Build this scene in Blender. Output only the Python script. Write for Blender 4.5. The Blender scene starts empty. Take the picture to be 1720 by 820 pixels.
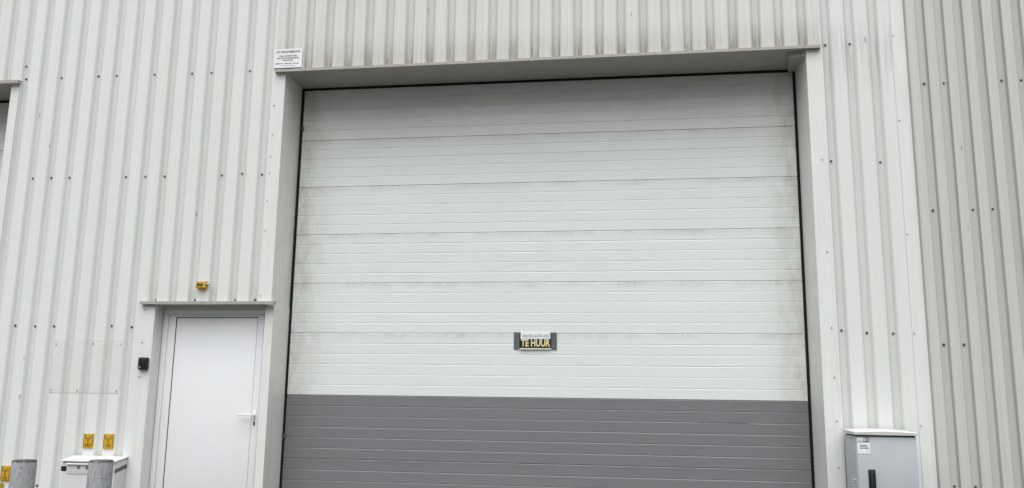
import bpy, bmesh, math, random
from mathutils import Matrix, Vector

random.seed(7)
R = math.radians
SC = bpy.context.scene
COL = SC.collection

# ------------------------------------------------------------------ camera
cam = bpy.data.cameras.new('camera')
cam.sensor_width = 36.0
cam.lens = 36.0 * 1434.4 / 1720.0
cam.clip_start, cam.clip_end = 0.05, 500.0
cam_o = bpy.data.objects.new('camera', cam)
COL.objects.link(cam_o)
rx = Vector((0.9900132, 0.14037456, 0.01299368))
up = Vector((0.01231469, -0.17793145, 0.98396583))
fw = Vector((-0.14043576, 0.97397915, 0.17788315))
cam_o.matrix_world = Matrix(((rx.x, up.x, -fw.x, 3.4078), (rx.y, up.y, -fw.y, -7.7597),
                             (rx.z, up.z, -fw.z, 1.2905), (0, 0, 0, 1)))
SC.camera = cam_o

# ------------------------------------------------------------------ overcast sky, broad sun, exposure
ELEV, AZ = R(69), R(2)
world = bpy.data.worlds.new('World')
SC.world = world
world.use_nodes = True
wn = world.node_tree
bg = wn.nodes['Background']
sky = wn.nodes.new('ShaderNodeTexSky')
sky.sky_type = 'NISHITA'
sky.sun_disc = False
sky.sun_elevation = ELEV
sky.sun_rotation = math.pi + AZ
sky.dust_density = 6.0
hs = wn.nodes.new('ShaderNodeHueSaturation')
hs.inputs['Saturation'].default_value = 0.22          # cloud cover: nearly colourless
wn.links.new(sky.outputs[0], hs.inputs['Color'])
wn.links.new(hs.outputs[0], bg.inputs['Color'])
bg.inputs['Strength'].default_value = 0.05

sun = bpy.data.lights.new('sun', 'SUN')
sun.energy = 1.5
sun.angle = R(92)
sun.color = (1.0, 0.995, 0.98)
sun_o = bpy.data.objects.new('sun', sun)
COL.objects.link(sun_o)
sun_o.rotation_euler = (math.pi / 2 - ELEV, 0, -AZ)
sun_o.location = (0, -10, 12)

SC.view_settings.view_transform = 'Standard'
SC.view_settings.look = 'None'
SC.view_settings.exposure = 1.27
SC.view_settings.gamma = 1.0

# ------------------------------------------------------------------ material helpers
class NT:
    def __init__(self, name):
        self.m = bpy.data.materials.new(name)
        self.m.use_nodes = True
        self.t = self.m.node_tree
        self.b = self.t.nodes['Principled BSDF']
        self._geo = None
        self._obj = None
    def n(self, kind, **kw):
        nd = self.t.nodes.new(kind)
        for k, v in kw.items():
            setattr(nd, k, v)
        return nd
    def link(self, a, b):
        self.t.links.new(a, b)
    @property
    def pos(self):
        if not self._geo:
            self._geo = self.n('ShaderNodeNewGeometry')
        return self._geo.outputs['Position']
    @property
    def objc(self):
        if not self._obj:
            self._obj = self.n('ShaderNodeTexCoord')
        return self._obj.outputs['Object']
    def noise(self, scale, detail=3.0, rough=0.55, vec=None, off=(0, 0, 0)):
        mp = self.n('ShaderNodeMapping')
        mp.inputs['Scale'].default_value = scale
        mp.inputs['Location'].default_value = off
        self.link(vec or self.pos, mp.inputs['Vector'])
        nz = self.n('ShaderNodeTexNoise')
        nz.inputs['Scale'].default_value = 1.0
        nz.inputs['Detail'].default_value = detail
        nz.inputs['Roughness'].default_value = rough
        self.link(mp.outputs[0], nz.inputs['Vector'])
        return nz.outputs['Fac']
    def rng(self, v, a, b, c=0.0, d=1.0, smooth=False):
        r = self.n('ShaderNodeMapRange', clamp=True)
        if smooth:
            r.interpolation_type = 'SMOOTHSTEP'
        for i, x in zip((1, 2, 3, 4), (a, b, c, d)):
            r.inputs[i].default_value = x
        self.link(v, r.inputs[0])
        return r.outputs[0]
    def math(self, op, a, b=None):
        q = self.n('ShaderNodeMath', operation=op, use_clamp=(op in ('ADD', 'SUBTRACT')))
        for i, x in enumerate((a, b)):
            if x is None:
                continue
            if isinstance(x, (int, float)):
                q.inputs[i].default_value = x
            else:
                self.link(x, q.inputs[i])
        return q.outputs[0]
    def mix(self, fac, a, b):
        q = self.n('ShaderNodeMix', data_type='RGBA')
        if isinstance(fac, (int, float)):
            q.inputs[0].default_value = fac
        else:
            self.link(fac, q.inputs[0])
        for i, x in ((6, a), (7, b)):
            if isinstance(x, tuple):
                q.inputs[i].default_value = (*x, 1)
            else:
                self.link(x, q.inputs[i])
        return q.outputs[2]
    def sep(self, v):
        s = self.n('ShaderNodeSeparateXYZ')
        self.link(v, s.inputs[0])
        return s.outputs
    def bump(self, h, strength, dist=0.01):
        b = self.n('ShaderNodeBump')
        b.inputs['Strength'].default_value = strength
        b.inputs['Distance'].default_value = dist
        self.link(h, b.inputs['Height'])
        self.link(b.outputs[0], self.b.inputs['Normal'])
    def specks(self, scale, thr, keep):
        mp = self.n('ShaderNodeMapping')
        mp.inputs['Scale'].default_value = scale
        self.link(self.pos, mp.inputs['Vector'])
        vo = self.n('ShaderNodeTexVoronoi')
        vo.inputs['Scale'].default_value = 1.0
        self.link(mp.outputs[0], vo.inputs['Vector'])
        near = self.rng(vo.outputs['Distance'], thr * 0.5, thr, 1.0, 0.0)
        gate = self.math('GREATER_THAN', self.sep(vo.outputs['Color'])[0], 1 - keep)
        return self.math('MULTIPLY', near, gate)

def plain(name, col, rough=0.5, metal=0.0, var=0.12, scale=30.0):
    """paint / plastic with faint mottling"""
    t = NT(name)
    f = t.rng(t.noise((scale,) * 3, 4), 0.35, 0.7)
    dark = tuple(c * (1 - var) for c in col)
    t.link(t.mix(f, col, dark), t.b.inputs['Base Color'])
    t.b.inputs['Roughness'].default_value = rough
    t.b.inputs['Metallic'].default_value = metal
    return t.m

def cladding_paint(name, col, valley_y, streak=0.35, valley=0.4, foot=0.5, foot_h=0.35, seed=0.0, speck=0.0, stain=None, flank_shade=None):
    t = NT(name)
    base = col
    warm = (col[0] * 0.80, col[1] * 0.785, col[2] * 0.74)
    big = t.rng(t.noise((0.7, 0.7, 0.5), 3, off=(seed, 0, 0)), 0.35, 0.7)
    c = t.mix(t.math('MULTIPLY', big, 0.16), base, (col[0] * 0.9, col[1] * 0.93, col[2] * 0.9))
    # every sheet and every rib has aged a little differently
    oi = t.n('ShaderNodeObjectInfo')
    c = t.mix(t.math('MULTIPLY', oi.outputs['Random'], 0.22), c, (col[0] * 0.84, col[1] * 0.83, col[2] * 0.80))
    rib = t.rng(t.noise((4.2, 4.2, 0.12), 2, off=(seed, 11, 3)), 0.35, 0.65)
    c = t.mix(t.math('MULTIPLY', rib, 0.22), c, (col[0] * 0.84, col[1] * 0.84, col[2] * 0.82))
    # long run-off streaks down the sheet
    st = t.rng(t.noise((38, 38, 0.55), 5, 0.65, off=(seed, 3, 1)), 0.42, 0.78)
    st2 = t.rng(t.noise((120, 120, 0.9), 3, 0.6, off=(4, seed, 1)), 0.45, 0.75)
    s = t.math('ADD', t.math('MULTIPLY', st, streak), t.math('MULTIPLY', st2, streak * 0.45))
    c = t.mix(s, c, warm)
    # dust held in the troughs, broken up along their length
    oy = t.sep(t.objc)
    tr = t.rng(oy[1], valley_y * 0.15, valley_y * 0.7, 0, 1)
    brk = t.rng(t.noise((14, 14, 0.8), 4, off=(seed, 7, 2)), 0.3, 0.65, 0.6, 1.0)
    c = t.mix(t.math('MULTIPLY', t.math('MULTIPLY', tr, brk), valley), c,
              (col[0] * 0.72, col[1] * 0.705, col[2] * 0.68))
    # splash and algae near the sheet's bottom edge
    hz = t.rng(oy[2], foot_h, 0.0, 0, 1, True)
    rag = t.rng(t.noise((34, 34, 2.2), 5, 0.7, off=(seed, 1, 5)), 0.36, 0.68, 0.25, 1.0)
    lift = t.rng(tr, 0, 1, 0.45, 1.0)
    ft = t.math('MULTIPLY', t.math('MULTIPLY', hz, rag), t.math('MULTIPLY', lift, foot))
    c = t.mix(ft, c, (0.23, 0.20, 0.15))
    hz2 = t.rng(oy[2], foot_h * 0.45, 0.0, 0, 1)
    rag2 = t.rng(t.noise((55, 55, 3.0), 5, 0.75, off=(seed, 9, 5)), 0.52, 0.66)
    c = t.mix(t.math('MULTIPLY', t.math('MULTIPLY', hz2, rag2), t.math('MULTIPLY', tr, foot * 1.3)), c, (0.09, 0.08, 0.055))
    if flank_shade:
        lo, hi, amt = flank_shade  # shade on the rib sides, painted into the base colour
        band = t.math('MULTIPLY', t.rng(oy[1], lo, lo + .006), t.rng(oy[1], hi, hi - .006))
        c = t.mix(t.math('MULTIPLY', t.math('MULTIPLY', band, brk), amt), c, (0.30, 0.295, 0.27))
    if stain:
        zz = t.sep(t.pos)[2]
        w = t.math('MULTIPLY', t.rng(zz, stain[0], stain[1], 0, 1, True), t.rng(zz, stain[2], stain[1], 0, 1, True))
        rs = t.rng(t.noise((26, 26, 0.9), 5, 0.65, off=(5, 2, seed)), 0.45, 0.66)
        c = t.mix(t.math('MULTIPLY', t.math('MULTIPLY', w, rs), 0.5), c, (0.30, 0.285, 0.25))
    if speck:
        c = t.mix(t.math('MULTIPLY', t.specks((7, 7, 2.4), 0.085, speck), 0.55), c, (0.16, 0.155, 0.14))
    t.link(c, t.b.inputs['Base Color'])
    t.b.inputs['Roughness'].default_value = 0.48
    t.b.inputs['Specular IOR Level'].default_value = 0.35
    t.bump(t.noise((3.0, 3.0, 1.2), 3, off=(seed, 2, 0)), 0.25, 0.02)
    return t.m

def panel_paint(name, col, dirt, amount, length, rough=0.42):
    """door section: dirt under the top joint, at the ends, faint rain runs"""
    t = NT(name)
    o = t.sep(t.objc)
    c = col
    big = t.rng(t.noise((0.9, 1, 1.4), 4, off=(2, 0, 0)), 0.38, 0.68)
    c = t.mix(t.math('MULTIPLY', big, 0.10), c, tuple(x * 0.86 for x in col))
    runs = t.rng(t.noise((24, 24, 0.9), 5, 0.65), 0.46, 0.78)
    c = t.mix(t.math('MULTIPLY', runs, amount * 0.035), c, dirt)
    fine = t.rng(t.noise((0.5, 1, 150), 3, 0.6), 0.4, 0.7)
    c = t.mix(t.math('MULTIPLY', fine, 0.07), c, tuple(x * 0.6 for x in col))
    sc = t.math('MULTIPLY', t.rng(t.noise((1.1, 1, 9), 6, 0.7, off=(4, 0, 7)), 0.52, 0.75), 0.14)
    c = t.mix(sc, c, tuple(min(1, x * 1.35) for x in col))                    # rubbed, paler patches
    ln = t.rng(t.noise((1.5, 1, 160), 2, 0.5, off=(9, 0, 2)), 0.70, 0.76)
    c = t.mix(t.math('MULTIPLY', ln, 0.25), c, tuple(x * 0.55 for x in col))   # scratches
    # soot and algae along the joint above (object z = 0 is the panel's top edge)
    near = t.rng(o[2], -0.085, 0.0, 0, 1, True)
    bl = t.rng(t.noise((2.2, 2.2, 2), 4, 0.7, off=(0, 5, 0)), 0.34, 0.72)
    tx = t.rng(t.noise((60, 60, 26), 4, 0.7, off=(0, 8, 0)), 0.34, 0.72, 0.25, 1.0)
    c = t.mix(t.math('MULTIPLY', t.math('MULTIPLY', near, bl), t.math('MULTIPLY', tx, amount * 0.8)), c, dirt)
    # dirt film plus the lintel's shade, painted into the upper panels' colour
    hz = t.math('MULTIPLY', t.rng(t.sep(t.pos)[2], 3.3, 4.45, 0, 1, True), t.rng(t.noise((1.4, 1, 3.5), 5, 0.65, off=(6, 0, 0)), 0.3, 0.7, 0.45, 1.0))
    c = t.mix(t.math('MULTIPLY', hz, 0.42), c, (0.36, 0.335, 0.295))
    # grubby ends
    e1 = t.rng(o[0], 0.45, 0.0, 0, 1, True)
    e2 = t.rng(o[0], length - 0.35, length, 0, 1, True)
    ends = t.math('MULTIPLY', t.math('ADD', e1, e2), t.rng(t.noise((7, 7, 3.5), 5, 0.7, off=(1, 2, 0)), 0.38, 0.72))
    c = t.mix(t.math('MULTIPLY', ends, amount * 0.75), c, (dirt[0] * 1.5, dirt[1] * 1.45, dirt[2] * 1.2))
    t.link(c, t.b.inputs['Base Color'])
    t.link(t.rng(t.noise((0.8, 1, 2.2), 4, off=(5, 5, 5)), 0.35, 0.65, rough, rough + 0.14), t.b.inputs['Roughness'])
    t.b.inputs['Specular IOR Level'].default_value = 0.45
    t.bump(t.noise((1.6, 1, 2.6), 3), 0.3, 0.02)
    return t.m

def flashing_paint(name, col, amount=0.35):
    t = NT(name)
    st = t.rng(t.noise((20, 20, 1.1), 5, 0.65, off=(3, 3, 0)), 0.42, 0.75)
    bl = t.rng(t.noise((4, 4, 3), 5, 0.65, off=(1, 6, 0)), 0.42, 0.72)
    c = t.mix(t.math('MULTIPLY', st, amount), col, tuple(x * k for x, k in zip(col, (0.72, 0.71, 0.66))))
    c = t.mix(t.math('MULTIPLY', bl, amount * 0.7), c, tuple(x * k for x, k in zip(col, (0.80, 0.79, 0.72))))
    t.link(c, t.b.inputs['Base Color'])
    t.b.inputs['Roughness'].default_value = 0.45
    t.bump(t.noise((4, 4, 2), 3), 0.2, 0.015)
    return t.m

WHITE = (0.715, 0.745, 0.732)
M = {}
M['clad'] = cladding_paint('cladding_white', WHITE, 0.033, streak=0.20, valley=0.62, foot=0.35, foot_h=0.25, speck=0.22)
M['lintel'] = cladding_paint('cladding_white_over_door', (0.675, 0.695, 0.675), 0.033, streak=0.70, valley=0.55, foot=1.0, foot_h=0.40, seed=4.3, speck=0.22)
M['pier'] = cladding_paint('cladding_white_pier', WHITE, 0.033, streak=0.22, valley=0.62, foot=0.35, foot_h=0.25, seed=2.2, speck=0.22, stain=(3.9, 4.5, 4.85))
M['clad2'] = cladding_paint('cladding_grey_white', (0.56, 0.565, 0.542), -0.5, streak=0.42, valley=0.0, foot=0.3, foot_h=0.6, seed=9.1, speck=0.15, flank_shade=(-0.036, 0.001, 0.55))
M['flash'] = flashing_paint('flashing_white', (0.71, 0.74, 0.725), 0.30)
M['reveal'] = flashing_paint('flashing_reveal', (0.74, 0.75, 0.725), 0.35)
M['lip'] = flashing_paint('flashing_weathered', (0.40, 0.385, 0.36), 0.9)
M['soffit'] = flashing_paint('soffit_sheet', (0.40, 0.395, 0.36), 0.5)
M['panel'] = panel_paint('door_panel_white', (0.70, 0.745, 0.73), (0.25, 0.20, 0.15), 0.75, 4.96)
M['panel_grey'] = panel_paint('door_panel_grey', (0.182, 0.186, 0.197), (0.10, 0.10, 0.10), 0.6, 4.96, 0.30)
M['rubber'] = plain('black_rubber', (0.003, 0.003, 0.004), 0.95)
M['dark'] = plain('dark_void', (0.03, 0.03, 0.03), 0.9)
M['pvc'] = plain('white_pvc', (0.79, 0.81, 0.83), 0.32, var=0.05, scale=3)
def door_skin():
    t = NT('white_door_skin')
    col = (0.80, 0.825, 0.845)
    a = t.rng(t.noise((2.2, 2, 1.3), 5, 0.6, off=(3, 0, 1)), 0.45, 0.72)
    c = t.mix(t.math('MULTIPLY', a, 0.12), col, (0.70, 0.715, 0.69))
    b = t.rng(t.noise((9, 9, 14), 6, 0.75, off=(8, 0, 2)), 0.60, 0.74)
    c = t.mix(t.math('MULTIPLY', b, 0.22), c, (0.50, 0.50, 0.46))
    t.link(c, t.b.inputs['Base Color'])
    t.b.inputs['Roughness'].default_value = 0.32
    t.bump(t.noise((2.0, 1, 1.2), 3), 0.2, 0.02)
    return t.m
M['pvcpanel'] = door_skin()
M['screw'] = plain('screw_grey', (0.12, 0.125, 0.125), 0.5, 0.3)
M['rivet'] = plain('rivet_grey', (0.22, 0.22, 0.21), 0.5, 0.3)
M['yellow'] = plain('yellow_plastic', (0.57, 0.33, 0.010), 0.42, var=0.2, scale=60)
M['ink'] = plain('dark_ink', (0.12, 0.055, 0.010), 0.6)
M['inkblue'] = plain('blue_black_ink', (0.05, 0.06, 0.09), 0.6)
M['signwhite'] = plain('sign_white', (0.78, 0.80, 0.82), 0.4, var=0.08)
M['signblack'] = plain('sign_black', (0.004, 0.004, 0.003), 0.7)
M['signyellow'] = plain('sign_yellow_print', (0.80, 0.72, 0.38), 0.5, var=0.15, scale=120)
M['tape'] = plain('grey_tape', (0.10, 0.115, 0.125), 0.55, var=0.3, scale=40)
M['blackplastic'] = plain('black_plastic', (0.005, 0.005, 0.006), 0.5)
M['cab'] = plain('cabinet_grey', (0.415, 0.448, 0.475), 0.5, var=0.12, scale=4)
M['cablid'] = plain('cabinet_lid_white', (0.60, 0.61, 0.60), 0.45, var=0.1, scale=8)
M['boxwhite'] = flashing_paint('box_white', (0.66, 0.67, 0.67), 0.4)
M['steel'] = plain('satin_steel', (0.45, 0.45, 0.46), 0.35, 0.8)
M['green'] = plain('green_button', (0.02, 0.14, 0.06), 0.35)
M['blue'] = plain('blue_button', (0.02, 0.05, 0.13), 0.35)
M['stripe'] = plain('grey_stripe', (0.10, 0.11, 0.115), 0.5)

def bollard_mat():
    t = NT('galvanised_bollard')
    a = t.rng(t.noise((42, 42, 24), 6, 0.8), 0.36, 0.64)
    c = t.mix(a, (0.42, 0.44, 0.47), (0.23, 0.24, 0.25))
    b = t.rng(t.noise((7, 7, 3), 4, 0.6, off=(2, 2, 2)), 0.4, 0.65)
    c = t.mix(t.math('MULTIPLY', b, 0.5), c, (0.38, 0.39, 0.38))
    c = t.mix(t.math('MULTIPLY', t.specks((28, 28, 34), 0.28, 0.10), 0.7), c, (0.07, 0.075, 0.09))
    o = t.sep(t.objc)
    top = t.math('MULTIPLY', t.rng(o[2], 0.716, 0.733, 0, 1), t.rng(t.noise((30, 30, 30), 4), 0.30, 0.5, 0.5, 1))
    c = t.mix(t.math('MULTIPLY', top, 0.95), c, (0.03, 0.03, 0.028))
    t.link(c, t.b.inputs['Base Color'])
    t.b.inputs['Roughness'].default_value = 0.8
    t.b.inputs['Specular IOR Level'].default_value = 0.2
    t.bump(t.noise((60, 60, 60), 4), 0.3, 0.004)
    return t.m
M['bollard'] = bollard_mat()

def asphalt():
    t = NT('worn_concrete_paving')
    a = t.rng(t.noise((60, 60, 60), 5, 0.7), 0.35, 0.65)
    b = t.rng(t.noise((0.8, 0.8, 1), 4), 0.4, 0.62)
    c = t.mix(a, (0.05, 0.05, 0.049), (0.075, 0.073, 0.07))
    c = t.mix(t.math('MULTIPLY', b, 0.4), c, (0.04, 0.04, 0.04))
    t.link(c, t.b.inputs['Base Color'])
    t.link(t.rng(b, 0, 1, 0.55, 0.3), t.b.inputs['Roughness'])
    t.bump(a, 0.4, 0.004)
    return t.m
M['asphalt'] = asphalt()

# ------------------------------------------------------------------ object helpers
WL = {}
def thing(name, label, cat, loc, group=None):
    o = bpy.data.objects.new(name, None)
    o.empty_display_size = 0.2
    COL.objects.link(o)
    o.location = loc
    WL[o] = Vector(loc)
    o['label'] = label
    o['category'] = cat
    if group:
        o['group'] = group
    return o
def tag(o, label, cat, group=None):
    o['label'] = label
    o['category'] = cat
    if group:
        o['group'] = group
    return o
def link_mesh(name, me, parent=None, origin=(0, 0, 0)):
    o = bpy.data.objects.new(name, me)
    COL.objects.link(o)
    w = Vector(origin)
    WL[o] = w
    if parent:
        o.parent = parent
        o.location = w - WL[parent]
    else:
        o.location = w
    return o
def build(name, bm, mat, parent=None, origin=(0, 0, 0), smooth=False):
    bmesh.ops.translate(bm, verts=bm.verts, vec=-Vector(origin))
    me = bpy.data.meshes.new(name)
    bm.to_mesh(me)
    bm.free()
    me.materials.append(mat)
    if smooth:
        me.polygons.foreach_set('use_smooth', [True] * len(me.polygons))
        try:
            me.set_sharp_from_angle(angle=R(35))
        except Exception:
            pass
    return link_mesh(name, me, parent, origin)
def box(bm, x0, x1, y0, y1, z0, z1, bev=0.0, seg=2):
    m = Matrix.Translation(((x0 + x1) / 2, (y0 + y1) / 2, (z0 + z1) / 2)) @ Matrix.Diagonal((x1 - x0, y1 - y0, z1 - z0, 1))
    r = bmesh.ops.create_cube(bm, size=1.0, matrix=m)
    vs = r['verts']
    if bev:
        es = list({e for v in vs for e in v.link_edges})
        bmesh.ops.bevel(bm, geom=es, offset=bev, segments=seg, affect='EDGES', profile=0.5)
    return bm
def hexa(bm, pts):
    """8 points: bottom ring 4, top ring 4"""
    v = [bm.verts.new(p) for p in pts]
    for f in ((3, 2, 1, 0), (4, 5, 6, 7), (0, 1, 5, 4), (1, 2, 6, 5), (2, 3, 7, 6), (3, 0, 4, 7)):
        bm.faces.new([v[i] for i in f])
    return bm
def cyl(bm, p, axis, r, h, n=16, r2=None):
    """cylinder whose base centre is p, growing along axis"""
    ax = Vector(axis).normalized()
    q = ax.to_track_quat('Z', 'Y').to_matrix().to_4x4()
    m = Matrix.Translation(Vector(p) + ax * h / 2) @ q
    bmesh.ops.create_cone(bm, cap_ends=True, segments=n, radius1=r, radius2=r if r2 is None else r2, depth=h, matrix=m)
    return bm
def BM():
    return bmesh.new()
def bx(name, mat, parent, x0, x1, y0, y1, z0, z1, bev=0.0, seg=2):
    return build(name, box(BM(), x0, x1, y0, y1, z0, z1, bev, seg), mat, parent, (x0, y1, z0), smooth=bool(bev))
def text(name, s, size, mat, parent, x, y, z, bold=0.0, width=None, shear=0.0, align='CENTER'):
    cu = bpy.data.curves.new(name, 'FONT')
    cu.body = s
    cu.size = size
    cu.align_x = align
    cu.align_y = 'CENTER'
    cu.offset = bold
    cu.shear = shear
    cu.extrude = 0.0004
    cu.resolution_u = 3
    tmp = bpy.data.objects.new(name + '_tmp', cu)
    COL.objects.link(tmp)
    bpy.context.view_layer.update()
    me = bpy.data.meshes.new_from_object(tmp.evaluated_get(bpy.context.evaluated_depsgraph_get()))
    bpy.data.objects.remove(tmp)
    bpy.data.curves.remove(cu)
    xs = [v.co.x for v in me.vertices]
    k = 1.0
    if width and xs:
        k = width / (max(xs) - min(xs))
    for v in me.vertices:
        v.co = Vector((v.co.x * k, -v.co.z, v.co.y))
    me.materials.clear()
    me.materials.append(mat)
    me.name = name
    return link_mesh(name, me, parent, (x, y, z))

# ------------------------------------------------------------------ ground
gm = BM()
box(gm, -60, 60, -80, 30, -0.3, 0.0)
g = build('ground', gm, M['asphalt'])
g['kind'] = 'structure'

# ------------------------------------------------------------------ the warehouse
hall = thing('warehouse', 'white ribbed metal warehouse wall with tall sectional door and side door', 'building', (0, 0, 0))
P, X0, H = 0.2087, -2.7326, 0.033          # rib pitch, centre of a trough, rib depth
TOP = 7.6
D = 0.4389                                  # depth of the big door behind the wall face
W = 4.9578

def profile(xl, xr, pitch, x0, hw, run, h, front):
    """points (x, y) of the trapezoid sheet between xl and xr; ribs at y=front, troughs at front+h"""
    pts = []
    i0 = math.floor((xl - x0) / pitch) - 1
    i1 = math.ceil((xr - x0) / pitch) + 1
    r = 0.004
    for i in range(i0, i1 + 1):
        c = x0 + pitch * i
        for dx, y in ((-hw - run - r, 0), (-hw - run + r * .6, .10), (-hw - r * .6, .90), (-hw + r, 1),
                      (hw - r, 1), (hw + r * .6, .90), (hw + run - r * .6, .10), (hw + run + r, 0)):
            pts.append((c + dx, front + h * y))
    def at(x):
        for (xa, ya), (xb, yb) in zip(pts, pts[1:]):
            if xa <= x <= xb:
                return ya + (yb - ya) * (x - xa) / max(xb - xa, 1e-9)
        return front
    return [(xl, at(xl))] + [p for p in pts if xl + 1e-4 < p[0] < xr - 1e-4] + [(xr, at(xr))]

def sheet(name, mat, parent, xl, xr, zl, zr, prof, off=0.0, th=0.0015):
    pr = profile(xl, xr, *prof)
    bm = BM()
    zs = [zl, zr]
    fr = [[bm.verts.new((x, y - off, z)) for x, y in pr] for z in zs]
    bk = [[bm.verts.new((x, y - off + th, z)) for x, y in pr] for z in zs]
    n = len(pr)
    for k in range(n - 1):
        bm.faces.new((fr[0][k], fr[0][k + 1], fr[1][k + 1], fr[1][k]))
        bm.faces.new((bk[0][k + 1], bk[0][k], bk[1][k], bk[1][k + 1]))
        bm.faces.new((fr[0][k + 1], fr[0][k], bk[0][k], bk[0][k + 1]))
        bm.faces.new((fr[1][k], fr[1][k + 1], bk[1][k + 1], bk[1][k]))
    for a, b in ((0, 1),):
        bm.faces.new((fr[0][0], fr[1][0], bk[1][0], bk[0][0]))
        bm.faces.new((fr[1][-1], fr[0][-1], bk[0][-1], bk[1][-1]))
    return build(name, bm, mat, parent, (0, 0, zl))

MAIN = (P, X0, 0.023, 0.025, H, 0.0)
def rib_mid(i):
    return X0 + P * (i + 0.5)
def run_sheets(mat, parent, xl, xr, zl, zr, prof, step=5, start=None, mids=rib_mid):
    cuts = [xl]
    i = -60
    while mids(i) < xr - 0.05:
        if mids(i) > xl + 0.05 and (i - 2) % step == 0:
            cuts.append(mids(i))
        i += 1
    cuts.append(xr)
    for k, (a, b) in enumerate(zip(cuts, cuts[1:])):
        sheet('cladding_sheet', mat, parent, a - (0.012 if k else 0), b, zl, zr, prof, off=0.0016 * (k % 2))

run_sheets(M['clad'], hall, -9.5, -2.99, 4.515, TOP, MAIN)                 # over the left neighbour door
run_sheets(M['clad'], hall, -2.99, -1.345, 0.12, TOP, MAIN)                  # full height, left of the side door
run_sheets(M['clad'], hall, -1.345, -0.15, 2.176, TOP, MAIN)                 # over the side door
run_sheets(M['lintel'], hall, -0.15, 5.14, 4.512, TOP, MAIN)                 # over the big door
run_sheets(M['pier'], hall, 5.14, 5.785, 0.12, TOP, MAIN)                    # right pier
# backing behind the sheets so that no light passes
for a, b, z0, z1 in ((-9.5, -3.07, 4.56, TOP), (-3.068, -1.28, 0.0, TOP), (-1.28, -0.06, 2.20, TOP),
                     (-0.06, 5.05, 4.56, TOP), (5.05, 5.885, 0.0, TOP)):
    bx('wall_core', M['dark'], hall, a, b, 0.06, 0.14, z0, z1)

# ---- flashings of the big door
def reveal_piece(name, x0, x1, y0, y1, z0, z1, mat):
    return bx(name, mat, hall, x0, x1, y0, y1, z0, z1)
xa, xb = -0.0372, 5.0113
# left pier: folded strip on the face, reveal going in
bx('flashing', M['flash'], hall, -0.170, xa, -0.0055, -0.0025, 2.175, 4.486, 0.0008, 1)
bx('door_reveal', M['reveal'], hall, xa - 0.003, xa + 0.0005, -0.0024, D + 0.02, 2.165, 4.492)
bx('door_reveal', M['reveal'], hall, -0.030 - 0.003, -0.030, 0.0476, D + 0.02, 0.0, 2.163)
bx('flashing', M['reveal'], hall, -0.112, -0.030, 0.0445, 0.0475, 0.0, 2.135, 0.0008, 1)   # strip between the two doors
bx('flashing', M['reveal'], hall, -0.1115, -0.1085, 0.0477, 0.21, 0.0, 2.135)
# right pier
bx('flashing', M['flash'], hall, xb, 5.158, -0.0055, -0.0025, 0.0, 4.497, 0.0008, 1)
bx('flashing', M['flash'], hall, 5.134, 5.139, -0.0078, -0.0056, 0.0, 4.497)                 # rolled edge of the strip
sl = BM()
hexa(sl, [(xb - .0005, -.0024, 0), (xb + .003, -.0024, 0), (4.9925, D + .02, 0), (4.989, D + .02, 0),
          (xb - .0005, -.0024, 4.497), (xb + .003, -.0024, 4.497), (4.9925, D + .02, 4.497), (4.989, D + .02, 4.497)])
build('door_reveal', sl, M['reveal'], hall, (xb, 0, 0))
# corner trim where the neighbouring wall starts
bx('corner_trim', M['flash'], hall, 5.770, 5.886, -0.0065, -0.0025, 0.0, TOP, 0.0012, 1)

def lip(x0, x1, za, zb, dz, y0=-0.050, back=D + 0.02, lean=0.0, mat='lip', seg_mat=None):
    """drip flashing: fascia, little drip fold and a soffit, following a slightly sloping line za->zb"""
    bm = BM()
    def z(x, h):
        return za + (zb - za) * (x - x0) / (x1 - x0) + h
    hexa(bm, [(x0, y0, z(x0, 0)), (x1, y0, z(x1, 0)), (x1, y0 + .003, z(x1, 0)), (x0, y0 + .003, z(x0, 0)),
              (x0, y0 + lean, z(x0, dz)), (x1, y0 + lean, z(x1, dz)), (x1, y0 + lean + .003, z(x1, dz)), (x0, y0 + lean + .003, z(x0, dz))])
    # sloping top leaf running back under the cladding
    hexa(bm, [(x0, y0 + lean + .0032, z(x0, dz - .003)), (x1, y0 + lean + .0032, z(x1, dz - .003)), (x1, .045, z(x1, dz + .004)), (x0, .045, z(x0, dz + .004)),
              (x0, y0 + lean + .0032, z(x0, dz)), (x1, y0 + lean + .0032, z(x1, dz)), (x1, .045, z(x1, dz + .007)), (x0, .045, z(x0, dz + .007))])
    # end closures
    for xe in (x0, x1 - .002):
        hexa(bm, [(xe, y0 + .0032, z(xe, .001)), (xe + .002, y0 + .0032, z(xe, .001)), (xe + .002, -.004, z(xe, .001)), (xe, -.004, z(xe, .001)),
                  (xe, y0 + .0032, z(xe, dz - .004)), (xe + .002, y0 + .0032, z(xe, dz - .004)), (xe + .002, -.004, z(xe, dz - .004)), (xe, -.004, z(xe, dz - .004))])
    # drip fold below
    hexa(bm, [(x0, y0 + .0032, z(x0, 0)), (x1, y0 + .0032, z(x1, 0)), (x1, y0 + .016, z(x1, .001)), (x0, y0 + .016, z(x0, .001)),
              (x0, y0 + .0032, z(x0, .0025)), (x1, y0 + .0032, z(x1, .0025)), (x1, y0 + .016, z(x1, .0035)), (x0, y0 + .016, z(x0, .0035))])
    return build('drip_flashing', bm, M[mat], hall, (x0, 0, za))
zl = lambda x: 4.484 + (x + .136) * (4.497 - 4.484) / 5.27
lip(-0.136, 1.62, zl(-.136), zl(1.62), 0.027)
lip(1.615, 3.70, zl(1.615) - .001, zl(3.7), 0.0275, y0=-0.0515)
lip(3.695, 5.134, zl(3.695), zl(5.134), 0.029, y0=-0.0503)
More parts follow.
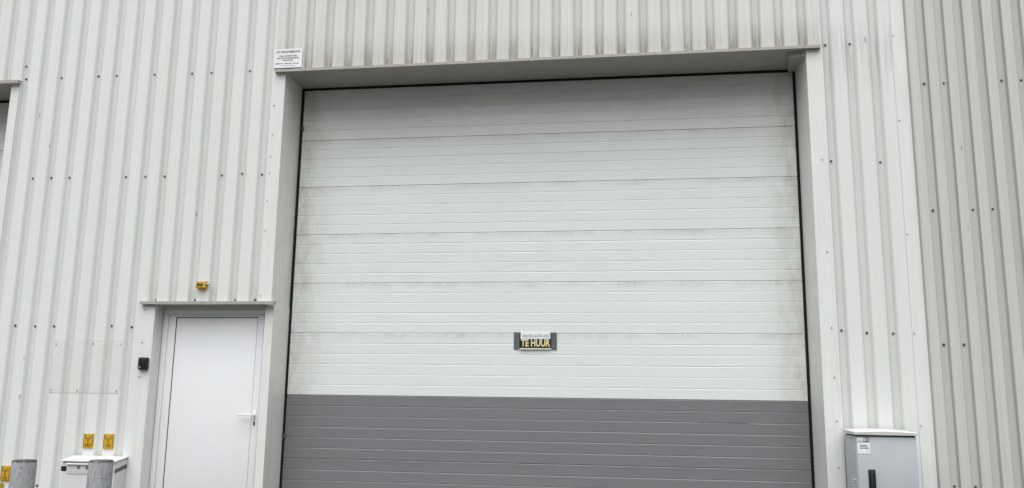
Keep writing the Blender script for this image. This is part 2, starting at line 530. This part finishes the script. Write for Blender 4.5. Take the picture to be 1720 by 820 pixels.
# soffit sheets in two lengths
for a, b in ((xa + .001, 2.42), (2.4201, xb - .001)):
    hz = BM()
    hexa(hz, [(a, -.046, zl(a) + .003), (b, -.046, zl(b) + .003), (b, D + .02, 4.484), (a, D + .02, 4.484),
              (a, -.046, zl(a) + .006), (b, -.046, zl(b) + .006), (b, D + .02, 4.487), (a, D + .02, 4.487)])
    build('soffit', hz, M['soffit'], hall, (a, 0, zl(a)))
for a, b in ((-.1355, xa), (xb, 5.1335)):
    hz = BM()
    hexa(hz, [(a, -.046, zl(a) + .003), (b, -.046, zl(b) + .003), (b, -.006, zl(b) + .003), (a, -.006, zl(a) + .003),
              (a, -.046, zl(a) + .006), (b, -.046, zl(b) + .006), (b, -.006, zl(b) + .006), (a, -.006, zl(a) + .006)])
    build('soffit', hz, M['soffit'], hall, (a, 0, zl(a)))
# folded corner box under the soffit at its right end
fb = BM()
hexa(fb, [(4.862, .030, 4.446), (4.975, .030, 4.448), (4.992, .395, 4.446), (4.916, .395, 4.446),
          (4.862, .030, 4.497), (4.975, .030, 4.498), (4.992, .395, 4.498), (4.916, .395, 4.497)])
hexa(fb, [(4.976, .020, 4.452), (5.009, .015, 4.440), (5.009, .40, 4.440), (4.9935, .40, 4.446),
          (4.976, .020, 4.497), (5.009, .015, 4.497), (5.009, .40, 4.497), (4.9935, .40, 4.497)])
build('flashing_closure', fb, M['soffit'], hall, (4.86, .03, 4.446))

# ---- sectional doors
def door_panel(x0, x1, z0, z1, n, mat, parent, yf):
    h = z1 - z0
    pts = [(0.0009, 0.030), (0.0009, 0.0045), (0.0030, 0.0)]
    for k in range(1, n):
        zc = h * k / n
        dd = random.uniform(.0036, .0050) if mat is M['panel_grey'] else random.uniform(.0022, .0034)
        lw = random.uniform(.0075, .0105)
        zc += random.uniform(-.0012, .0012)
        pts += [(zc - lw, 0.0), (zc - .0014, dd), (zc + .0012, dd), (zc + .0018, 0.0)]
    pts += [(h - .0075, 0.0), (h - .0009, 0.0050), (h - .0009, .030)]
    bm = BM()
    a = [bm.verts.new((x0, yf + y, z0 + z)) for z, y in pts]
    b = [bm.verts.new((x1, yf + y, z0 + z)) for z, y in pts]
    for k in range(len(pts) - 1):
        bm.faces.new((a[k], b[k], b[k + 1], a[k + 1]))
    bm.faces.new(a[::-1]); bm.faces.new(b)
    bm.faces.new((a[-1], b[-1], b[0], a[0]))
    return build('door_panel', bm, mat, parent, (x0, yf, z1))

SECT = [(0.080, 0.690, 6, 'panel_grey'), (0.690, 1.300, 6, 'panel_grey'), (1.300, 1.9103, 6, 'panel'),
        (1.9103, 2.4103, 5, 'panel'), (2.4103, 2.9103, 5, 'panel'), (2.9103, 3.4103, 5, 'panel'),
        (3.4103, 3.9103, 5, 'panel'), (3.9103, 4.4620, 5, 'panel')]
def sectional_door(x0, x1):
    bm = BM()
    box(bm, x0 - .032, x0 - .0065, D - .006, D + .05, 0, 4.4640)          # side rubber seals
    box(bm, x1 + .0065, x1 + .034, D - .006, D + .05, 0, 4.4640)
    box(bm, x0 - .032, x1 + .034, D - .004, D + .05, 4.4645, 4.4835)      # head seal
    box(bm, x0 + .0045, x1 - .0045, D + .004, D + .05, 0, .079)          # bottom seal
    fr = build('sectional_door', bm, M['rubber'], hall, (x0, D, 0))
    bx('door_backing', M['dark'], fr, x0 - .1, x1 + .1, D + .055, D + .075, 0, 4.56)
    for z0, z1, n, m in SECT:
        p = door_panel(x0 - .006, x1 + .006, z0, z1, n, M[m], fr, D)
        if m == 'panel_grey':
            p['label'] = 'dark grey lower door panel'
    return fr
sd = sectional_door(0.0, W)
sd['label'] = 'tall white sectional door with dark grey lower panels'
# bent groove edge in the grey section, right half
dn = BM()
hexa(dn, [(3.95, D - .0012, 1.0985), (4.42, D - .0030, 1.0965), (4.42, D - .0002, 1.0965), (3.95, D - .0002, 1.0985),
          (3.95, D - .0012, 1.0995), (4.42, D - .0030, 1.0990), (4.42, D - .0002, 1.1000), (3.95, D - .0002, 1.1000)])
build('bent_edge', dn, M['panel_grey'], sd, (3.95, D, 1.098))
# roller bracket showing past the left seal
for z in (0.875, 4.02):
    rb = box(BM(), -0.012, 0.010, D - .016, D - .0062, z, z + .05, .002, 1)
    build('hinge_bracket', rb, M['screw'], sd, (0, D, z))
# the neighbour unit's door, of which only the top right corner shows
sd2 = sectional_door(-8.07, -3.118)
sd2['label'] = 'white sectional door of the next unit, its corner at the photo edge'
bx('door_reveal', M['reveal'], hall, -3.081, -3.078, -.0024, D + .02, 0, 4.49)
bx('flashing', M['flash'], hall, -3.078, -2.984, -.0055, -.0025, 0, 4.486, .0008, 1)
lip(-8.4, -2.974, 4.484, 4.486, 0.036)
hz = box(BM(), -8.3, -3.080, -.046, D + .02, 4.4885, 4.4915)
build('soffit', hz, M['soffit'], hall, (-8.3, 0, 4.488))
hz = box(BM(), -3.0795, -2.976, -.046, -.006, 4.4885, 4.4915)
build('soffit', hz, M['soffit'], hall, (-3.15, 0, 4.488))

# ---- side door
FY = 0.15
bx('flashing', M['flash'], hall, -1.355, -1.228, -.0055, -.0025, 0, 2.142, .0008, 1)
bx('door_reveal', M['reveal'], hall, -1.2285, -1.225, -.0024, FY + .06, 0, 2.146)
lip(-1.366, 0.012, 2.1465, 2.1455, 0.029, mat='lip', back=.2)
bx('soffit', M['soffit'], hall, -1.2245, -0.113, -.046, FY + .05, 2.1475, 2.1505)
fx0, fx1, fz = -1.2205, -0.1125, 2.1165
fr = BM()
box(fr, fx0, fx0 + .052, FY, FY + .07, 0, fz, .003)
box(fr, fx1 - .052, fx1, FY, FY + .07, 0, fz, .003)
box(fr, fx0 + .0525, fx1 - .0525, FY, FY + .07, fz - .052, fz, .003)
door_frame = build('door_frame', fr, M['pvc'], hall, (fx0, FY, 0), True)
gap = BM()
box(gap, fx0 - .004, fx1 + .012, FY + .045, FY + .075, 0, 2.146)
build('door_gap_seal', gap, M['rubber'], hall, (fx0, FY, 0))
bx('soffit', M['reveal'], hall, fx0, fx1 + .003, FY + .01, FY + .044, fz + .002, 2.1465)
# leaf: sash profiles and a flat infill panel with its black gasket
sx0, sx1, sz = fx0 + .0555, fx1 - .0555, fz - .0555
leaf = BM()
sw = 0.077
box(leaf, sx0, sx0 + sw, FY + .004, FY + .066, .03, sz, .003)
box(leaf, sx1 - sw + .01, sx1, FY + .004, FY + .066, .03, sz, .003)
box(leaf, sx0 + sw + .0005, sx1 - sw + .0095, FY + .004, FY + .066, sz - .020, sz, .003)
box(leaf, sx0 + sw + .0005, sx1 - sw + .0095, FY + .004, FY + .066, .03, .13, .003)
leaf_o = build('entrance_door', leaf, M['pvc'], hall, (sx0, FY, 0), True)
bx('gasket', M['rubber'], leaf_o, sx0 + sw - .001, sx1 - sw + .011, FY + .012, FY + .05, .128, sz - .018)
bx('infill_panel', M['pvcpanel'], leaf_o, sx0 + sw + .009, sx1 - sw + .006, FY + .008, FY + .04, .134, sz - .0275, .002)
# lever handle on its rose, lock escutcheon below
hb = BM()
hx, hzc = -0.2015, 1.102
box(hb, hx - .017, hx + .017, FY - .004, FY + .0035, hzc - .045, hzc + .040, .004)
cyl(hb, (hx, FY - .004, hzc), (0, -1, 0), .011, .045)
box(hb, hx - .150, hx + .013, FY - .062, FY - .046, hzc - .010, hzc + .010, .005)
build('handle', hb, M['pvc'], leaf_o, (hx, FY, hzc), True)
kb = BM()
box(kb, hx - .008, hx + .008, FY - .002, FY + .0035, 1.005, 1.040, .003)
build('lock', kb, M['rubber'], leaf_o, (hx, FY, 1.02), True)

# ---- fasteners, one object each
def fastener_mesh(name, rw, rh, mat):
    bm = BM()
    cyl(bm, (0, 0, 0), (0, -1, 0), rw, .0028, 14)
    cyl(bm, (0, -.0028, 0), (0, -1, 0), rh, .0065, 6)
    me = bpy.data.meshes.new(name)
    bm.to_mesh(me); bm.free()
    me.materials.append(mat)
    return me
SCREW = fastener_mesh('screw', .0112, .0070, M['screw'])
RIVET = fastener_mesh('rivet', .0058, .0035, M['rivet'])
def fasten(me, parent, pts, y):
    for x, z in pts:
        o = link_mesh(me.name, me, parent, (x, y, z))
        o.rotation_euler = (random.uniform(-.12, .12), random.uniform(0, 1), random.uniform(-.12, .12))
        k = random.uniform(.88, 1.1)
        o.scale = (k, k, k)
fasten(SCREW, hall, [(-2.944, 4.555), (-2.534, 4.554), (-2.112, 4.553), (-1.906, 4.551), (-1.481, 4.546), (-1.066, 4.538),
                     (-.854, 4.54), (-.438, 4.54), (-2.962, 4.699), (-2.311, .404),
                     (-2.734, 3.467), (-2.525, 3.467), (-2.32, 3.465), (-1.692, 3.456), (-1.48, 3.456), (-1.269, 3.452),
                     (-.656, 3.448), (-.442, 3.46), (-.232, 3.446),
                     (-2.737, 1.946), (-2.52, 1.94), (-2.313, 1.939), (-1.692, 1.942), (-1.477, 1.93),
                     (5.197, 1.912), (5.407, 1.89), (5.624, 1.885), (5.189, 3.438), (5.611, 3.418), (5.193, 4.551), (5.41, 4.553)], H - .0018)
fasten(SCREW, hall, [(-1.244, 2.195), (-.836, 2.195), (-.421, 2.196), (-.219, 2.195)], H - .0018)
fasten(RIVET, hall, [(-.136, 4.146), (-.135, 3.841), (-.139, 3.62), (-.14, 3.45), (-.145, 3.166), (-.144, 2.868), (-.149, 2.231),
                     (5.105, 3.445), (5.108, 1.931), (5.11, 1.505), (5.111, 1.135), (5.105, .75), (5.105, 2.6),
                     (-1.33, 2.10), (-1.33, 1.45), (-1.33, 1.78)], -.0055)
fasten(RIVET, hall, [(5.785, 3.789), (5.785, 2.749), (5.785, 1.885), (5.788, 1.107), (5.785, 4.6)], -.0065)

# ---- repair sheet riveted over the ribs
M['patch'] = cladding_paint('patch_paint', tuple(k * .972 for k in WHITE), 0.033, streak=0.25, valley=0.6, foot=0.1, foot_h=0.1, seed=6.0, speck=0.5)
ps = sheet('patch_sheet', M['patch'], hall, -2.262, -1.531, 1.290, 1.797, MAIN, off=.0034, th=.0022)
SEAL = plain('old_sealant', (0.60, 0.61, 0.59), .8, var=.4, scale=60)
bead = []
for zz in (1.2885, 1.7985):
    pr = profile(-2.262, -1.531, *MAIN)
    bb = BM()
    for (xa_, ya_), (xb_, yb_) in zip(pr, pr[1:]):
        hexa(bb, [(xa_, ya_ - .003, zz - .0015), (xb_, yb_ - .003, zz - .0015), (xb_, yb_ - .0001, zz - .0015), (xa_, ya_ - .0001, zz - .0015),
                  (xa_, ya_ - .003, zz + .0015), (xb_, yb_ - .003, zz + .0015), (xb_, yb_ - .0001, zz + .0015), (xa_, ya_ - .0001, zz + .0015)])
    build('sealant_bead', bb, SEAL, hall, (-2.26, 0, zz))
for px_, pz_ in ((-2.243, 1.76), (-1.847, 1.764), (-1.551, 1.762), (-2.247, 1.314), (-1.968, 1.311), (-1.554, 1.311)):
    fasten(RIVET, hall, [(px_, pz_)], profile(px_ - .001, px_, *MAIN)[-1][1] - .0034)

# ------------------------------------------------------------------ the neighbouring wall
hall2 = thing('warehouse', 'greyer ribbed metal wall of the adjoining warehouse, right of the corner trim', 'building', (6.5, 0, 0))
P2, X2 = 0.163, 6.018
PROF2 = (P2, X2, 0.029, 0.013, 0.038, -0.038)
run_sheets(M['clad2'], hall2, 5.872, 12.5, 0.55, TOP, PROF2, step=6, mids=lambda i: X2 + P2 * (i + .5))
bx('wall_core', M['dark'], hall2, 5.8875, 12.5, .02, .14, 0, TOP)
bx('base_flashing', M['lip'], hall2, 5.8875, 12.5, .004, .019, 0, .56)
fasten(SCREW, hall2, [(6.02, 4.128), (6.187, 4.127), (6.672, 4.132), (6.835, 4.128), (6.013, 2.961), (6.342, 2.96), (6.503, 2.963),
                      (6.018, 1.789), (6.18, 1.79), (6.665, 1.787), (6.017, .622), (6.181, .622)], -.0018)

# ------------------------------------------------------------------ company plate above the lip
sx, sz0, sz1 = (-.171, .130), 4.541, 4.742
pl = bx('company_sign', M['signwhite'], None, sx[0], sx[1], -.012, -.0075, sz0, sz1, .0012, 1)
tag(pl, 'small white company plate with dark lettering above the door lip corner', 'sign')
cx = sum(sx) / 2
text('lettering', 'JVC INDUSTRIEBOUW', .030, M['inkblue'], pl, cx, -.0128, 4.709, .0006, .258, .25)
text('lettering', 'STAALCONSTRUCTIES', .02, M['inkblue'], pl, cx, -.0128, 4.665, .0003, .185)
text('lettering', 'DAK EN WANDBEKLEDING', .02, M['inkblue'], pl, cx, -.0128, 4.642, .0004, .235)
text('lettering', 'MONTAGE', .02, M['inkblue'], pl, cx, -.0128, 4.619, .0003, .105)
ln = BM()
xk = sx[0] + .022
for wd in (.05, .022, .014, .03, .024, .012, .03, .022):
    box(ln, xk, xk + wd - .005, -.0128, -.0121, 4.580, 4.590)
    xk += wd + .006
box(ln, cx - .085, cx + .085, -.0128, -.0121, 4.5605, 4.5635)
build('printed_line', ln, M['inkblue'], pl, (cx, -.0128, 4.57))

# ------------------------------------------------------------------ TE HUUR notice on the door
ty = D - .0012
tb = bx('rental_sign', M['signwhite'], None, 2.3125, 2.6205, ty - .005, ty, 1.757, 1.919, .001, 1)
tag(tb, 'TE HUUR notice in yellow on black, taped to the white door', 'sign')
bx('black_band', M['signblack'], tb, 2.3125, 2.6205, ty - .0062, ty - .0051, 1.769, 1.856)
bx('black_edge', M['signblack'], tb, 2.3125, 2.322, ty - .0062, ty - .0051, 1.8563, 1.919)
bx('black_edge', M['signblack'], tb, 2.611, 2.6205, ty - .0062, ty - .0051, 1.8563, 1.919)
curl = BM()
hexa(curl, [(2.314, ty - .016, 1.752), (2.617, ty - .014, 1.754), (2.617, ty - .0135, 1.7565), (2.314, ty - .0155, 1.7555),
            (2.314, ty - .0085, 1.767), (2.617, ty - .0085, 1.768), (2.617, ty - .0075, 1.7685), (2.314, ty - .0075, 1.7685)])
build('curled_edge', curl, M['lip'], tb, (2.314, ty, 1.757))
text('lettering', 'TE HUUR', .094, M['signyellow'], tb, 2.4665, ty - .0068, 1.8145, .0026, .282)
# faded top line of the notice
fd = BM()
xk = 2.338
random.seed(3)
while xk < 2.595:
    wd = random.choice((.006, .010, .013))
    h0 = random.uniform(1.868, 1.876)
    box(fd, xk, xk + wd, ty - .0057, ty - .0051, h0, h0 + random.uniform(.018, .03))
    xk += wd + .005
build('faded_print', fd, plain('faded_ink', (0.42, 0.42, 0.44), .6), tb, (2.338, ty, 1.87))
bx('tape', M['tape'], tb, 2.258, 2.3120, ty - .0075, ty, 1.757, 1.920, .0006, 1)
bx('tape', M['tape'], tb, 2.6210, 2.672, ty - .0075, ty, 1.755, 1.918, .0006, 1)

# ------------------------------------------------------------------ yellow button box over the side door
yb = BM()
hexa(yb, [(-.800, -.052, 2.305), (-.700, -.052, 2.305), (-.700, -.001, 2.300), (-.800, -.001, 2.300),
          (-.800, -.046, 2.366), (-.700, -.046, 2.366), (-.700, -.001, 2.376), (-.800, -.001, 2.376)])
bmesh.ops.bevel(yb, geom=list(yb.edges), offset=.004, segments=2, affect='EDGES')
ybo = build('button_box', yb, M['yellow'], None, (-.75, -.001, 2.30), True)
tag(ybo, 'small yellow push-button box on the cladding above the side door', 'switch box')
for x, m in ((-.772, 'blue'), (-.740, 'green')):
    b = BM()
    cyl(b, (x, -.048, 2.337), (0, -1, 0), .014, .006, 16)
    cyl(b, (x, -.054, 2.337), (0, -1, 0), .010, .008, 16)
    build('button', b, M[m], ybo, (x, -.05, 2.337))
b = BM()
cyl(b, (-.6995, -.026, 2.342), (1, 0, 0), .014, .016, 10)
cyl(b, (-.6835, -.026, 2.342), (1, 0, 0), .009, .014, 10)
build('cable_gland', b, M['steel'], ybo, (-.7, -.026, 2.342))

# ------------------------------------------------------------------ black door unit
cb = BM()
box(cb, -1.334, -1.237, -.048, -.006, 1.517, 1.634, .012, 3)
ko = build('intercom', cb, M['blackplastic'], None, (-1.285, -.006, 1.517), True)
tag(ko, 'black rounded intercom unit on the strip left of the side door', 'intercom')
b = BM()
cyl(b, (-1.308, -.048, 1.540), (0, -1, 0), .011, .004, 16)
build('lens', b, M['steel'], ko, (-1.308, -.048, 1.540))
b = box(BM(), -1.322, -1.249, -.0505, -.0482, 1.565, 1.620, .004)
build('front_cover', b, M['signblack'], ko, (-1.285, -.048, 1.59), True)

# ------------------------------------------------------------------ yellow pipe markers
def marker(x, z, w, h, num, label):
    b = box(BM(), x - w / 2, x + w / 2, -.016, -.001, z - h / 2, z + h / 2, .006, 3)
    o = build('marker_plate', b, M['yellow'], None, (x, -.001, z - h / 2), True)
    tag(o, label, 'marker plate', 'yellow marker plates on the cladding')
    for a in (-1, 1):
        fr = BM()
        box(fr, x + a * (w / 2 - .006) - .0015, x + a * (w / 2 - .006) + .0015, -.0172, -.0161, z - h / 2 + .008, z + h / 2 - .008)
        build('rim', fr, M['ink'], o, (x, -.016, z))
    q = BM()
    box(q, x - w * .38, x - w * .20, -.0175, -.0161, z + h * .22, z + h * .42)
    build('corner_symbol', q, plain('olive_print', (.20, .22, .10), .5), o, (x, -.016, z))
    q = BM()
    box(q, x - .034, x + .034, -.0175, -.0161, z + h * .145, z + h * .18)
    box(q, x - .004, x + .004, -.0175, -.0161, z - h * .15, z + h * .144)
    box(q, x + .012, x + .034, -.0175, -.0161, z + h * .26, z + h * .31)
    build('pipe_symbol', q, M['ink'], o, (x, -.016, z))
    text('lettering', num, .036, M['ink'], o, x, -.0172, z - h * .30, .0012)
    return o
marker(-1.793, .838, .104, .138, '10.3', 'yellow marker plate numbered 10.3, left of the pair above the white box')
marker(-1.584, .837, .104, .140, '1.8', 'yellow marker plate numbered 1.8, right of the pair above the white box')
marker(-2.628, .516, .100, .145, '1.2', 'low yellow marker plate beside the left bollard, at the photo edge')
b = BM()
cyl(b, (-2.662, -.001, .400), (0, -1, 0), .026, .012, 20)
cap = build('round_knob', b, plain('olive_yellow', (.36, .27, .02), .5), None, (-2.662, -.001, .374))
tag(cap, 'small round olive yellow knob low on the wall under the marker plate', 'knob')

# ------------------------------------------------------------------ white meter box behind the right bollard
mbx = thing('meter_box', 'white metal meter box on the wall behind the bollard beside the side door', 'meter box', (-1.645, -.10, 0))
x0, x1 = -1.905, -1.376
bm = BM()
hexa(bm, [(x0, -.20, .02), (x1, -.20, .02), (x1, -.003, .02), (x0, -.003, .02),
          (x0, -.20, .652), (x1, -.20, .652), (x1, -.003, .684), (x0, -.003, .684)])
bmesh.ops.bevel(bm, geom=list(bm.edges), offset=.004, segments=2, affect='EDGES')
build('body', bm, M['boxwhite'], mbx, (x0, -.2, .02), True)
bm = BM()
hexa(bm, [(x0 - .016, -.218, .655), (x1 + .010, -.218, .655), (x1 + .010, -.003, .688), (x0 - .016, -.003, .688),
          (x0 - .016, -.218, .667), (x1 + .010, -.218, .667), (x1 + .010, -.003, .700), (x0 - .016, -.003, .700)])
bmesh.ops.bevel(bm, geom=list(bm.edges), offset=.003, segments=2, affect='EDGES')
build('lid', bm, M['cablid'], mbx, (x0, -.2, .655), True)
bm = BM()
box(bm, -1.852, -1.470, -.2045, -.2005, .545, .634, .001)
hexa(bm, [(-1.852, -.226, .632), (-1.470, -.226, .634), (-1.470, -.2005, .637), (-1.852, -.2005, .635),
          (-1.852, -.2255, .636), (-1.470, -.2255, .638), (-1.470, -.2005, .648), (-1.852, -.2005, .646)])
build('hatch', bm, M['boxwhite'], mbx, (-1.85, -.2, .535), True)
for x in (-1.735, -1.650):
    b = BM()
    cyl(b, (x, -.2045, .606), (0, -1, 0), .015, .004, 16)
    cyl(b, (x, -.2085, .606), (0, -1, 0), .007, .007, 6)
    build('bolt', b, M['rivet'], mbx, (x, -.212, .606))
bx('black_tape', M['signblack'], mbx, -1.913, -1.858, -.2035, -.2005, .570, .613)
bx('side_stripe', M['stripe'], mbx, x1 + .0005, x1 + .0020, -.196, -.008, .575, .620)
st = BM()
hexa(st, [(x1 + .0022, -.199, .556), (x1 + .0026, -.199, .556), (x1 + .0026, -.006, .594), (x1 + .0022, -.006, .594),
          (x1 + .0022, -.199, .592), (x1 + .0026, -.199, .592), (x1 + .0026, -.006, .632), (x1 + .0022, -.006, .632)])
build('side_stripe', st, M['stripe'], mbx, (x1, -.1, .58))
bpy.data.objects.remove(bpy.data.objects['side_stripe'])

# ------------------------------------------------------------------ bollards
def bollard_mesh():
    bm = BM()
    n, r = 40, 0.0945
    ring = [(0.0, r), (.2, r), (.45, r), (.60, r), (.715, r), (.732, r - .001), (.7395, r - .006), (.741, r - .012), (.738, r - .02), (.736, .05), (.736, .001)]
    rows = [[bm.verts.new((rr * math.cos(2 * math.pi * k / n), rr * math.sin(2 * math.pi * k / n), z)) for k in range(n)] for z, rr in ring]
    for a, b in zip(rows, rows[1:]):
        for k in range(n):
            bm.faces.new((a[k], a[(k + 1) % n], b[(k + 1) % n], b[k]))
    bm.faces.new(rows[0][::-1]); bm.faces.new(rows[-1])
    me = bpy.data.meshes.new('bollard')
    bm.to_mesh(me); bm.free()
    me.materials.append(M['bollard'])
    me.polygons.foreach_set('use_smooth', [True] * len(me.polygons))
    me.set_sharp_from_angle(angle=R(50))
    return me
BME = bollard_mesh()
b1 = link_mesh('bollard', BME, None, (-1.618, -1.10, -.006))
tag(b1, 'mottled grey bollard near the low yellow plate, left of the pair', 'bollard', 'grey bollards before the wall')
b2 = link_mesh('bollard', BME, None, (-.928, -1.10, .008))
b2.rotation_euler = (0, 0, 2.1)
tag(b2, 'mottled grey bollard standing in front of the white meter box', 'bollard', 'grey bollards before the wall')

# ------------------------------------------------------------------ electrical cabinet right
cab = thing('electrical_cabinet', 'light grey electrical cabinet with black swing handle right of the big door', 'cabinet', (5.385, -.23, 0))
cx0, cx1, cy0, cy1, ct = 5.155, 5.618, -.42, -.05, 1.030
bx('body', M['cab'], cab, cx0, cx1, cy0 + .006, cy1, .0, ct, .004)
bx('door', M['cab'], cab, cx0 + .006, cx1 - .004, cy0 - .006, cy0 + .0055, .08, ct - .006, .004)
bm = BM()
n = 10
top = []
for k in range(n + 1):
    t = k / n
    x = cx0 - .012 + (cx1 - cx0 + .020) * t
    arch = .009 * math.sin(math.pi * t)
    top.append((x, 1.062 + arch))
va = [[bm.verts.new((x, cy0 - .022, 1.040)), bm.verts.new((x, cy0 - .024, z - .004)), bm.verts.new((x, cy0 - .018, z)),
       bm.verts.new((x, cy1 + .004, z + .008)), bm.verts.new((x, cy1 + .004, 1.040))] for x, z in top]
for a, b in zip(va, va[1:]):
    for k in range(5):
        bm.faces.new((a[k], b[k], b[(k + 1) % 5], a[(k + 1) % 5]))
bm.faces.new(va[0]); bm.faces.new(va[-1][::-1])
bmesh.ops.recalc_face_normals(bm, faces=bm.faces)
build('lid', bm, M['cablid'], cab, (cx0, cy0, 1.04), True)
bx('lid_gap', M['rubber'], cab, cx0 + .012, cx1 - .010, cy0 - .002, cy1 - .01, ct + .0005, 1.0395)
fy = cy0 - .006
h = BM()
box(h, 5.236, 5.290, fy - .008, fy - .0005, .47, .772, .006, 3)
hd = build('handle', h, M['blackplastic'], cab, (5.263, fy, .47), True)
bx('lever', M['blackplastic'], hd, 5.246, 5.280, fy - .026, fy - .0085, .50, .755, .007, 3)
stk = bx('sticker', M['signwhite'], cab, 5.163, 5.262, fy - .0016, fy - .0003, .893, .978)
for k, (s, wd) in enumerate(((0.004, .055), (.004, .062), (.004, .070))):
    bx('printed_line', plain('sticker_ink', (.16, .17, .20), .6), stk, 5.182, 5.182 + wd, fy - .0022, fy - .0017, .955 - .012 * k, .961 - .012 * k)
st2 = bx('sticker', M['signwhite'], cab, 5.162, 5.228, fy - .0016, fy - .0003, .984, 1.014)
bx('printed_line', M['rivet'], st2, 5.166, 5.213, fy - .0022, fy - .0017, .988, .993)
lg = BM()
for a in ((5.214, 5.254, .986, .991), (5.214, 5.254, 1.015, 1.020), (5.214, 5.219, .9912, 1.0148), (5.249, 5.254, .9912, 1.0148)):
    box(lg, a[0], a[1], fy - .0026, fy - .0017, a[2], a[3])
box(lg, 5.231, 5.237, fy - .0026, fy - .0017, .995, 1.008)
build('logo_frame', lg, M['stripe'], cab, (5.234, fy, 1.0))
vs = bx('side_sticker', M['signwhite'], cab, cx0 - .0016, cx0 - .0003, -.405, -.28, .58, .69)
for k in range(5):
    bx('printed_line', M['stripe'], vs, cx0 - .0022, cx0 - .0017, -.395, -.295, .667 - .02 * k, .676 - .02 * k)
bx('side_mark', M['rivet'], cab, cx0 - .0016, cx0 - .0003, -.30, -.22, 1.003, 1.010)
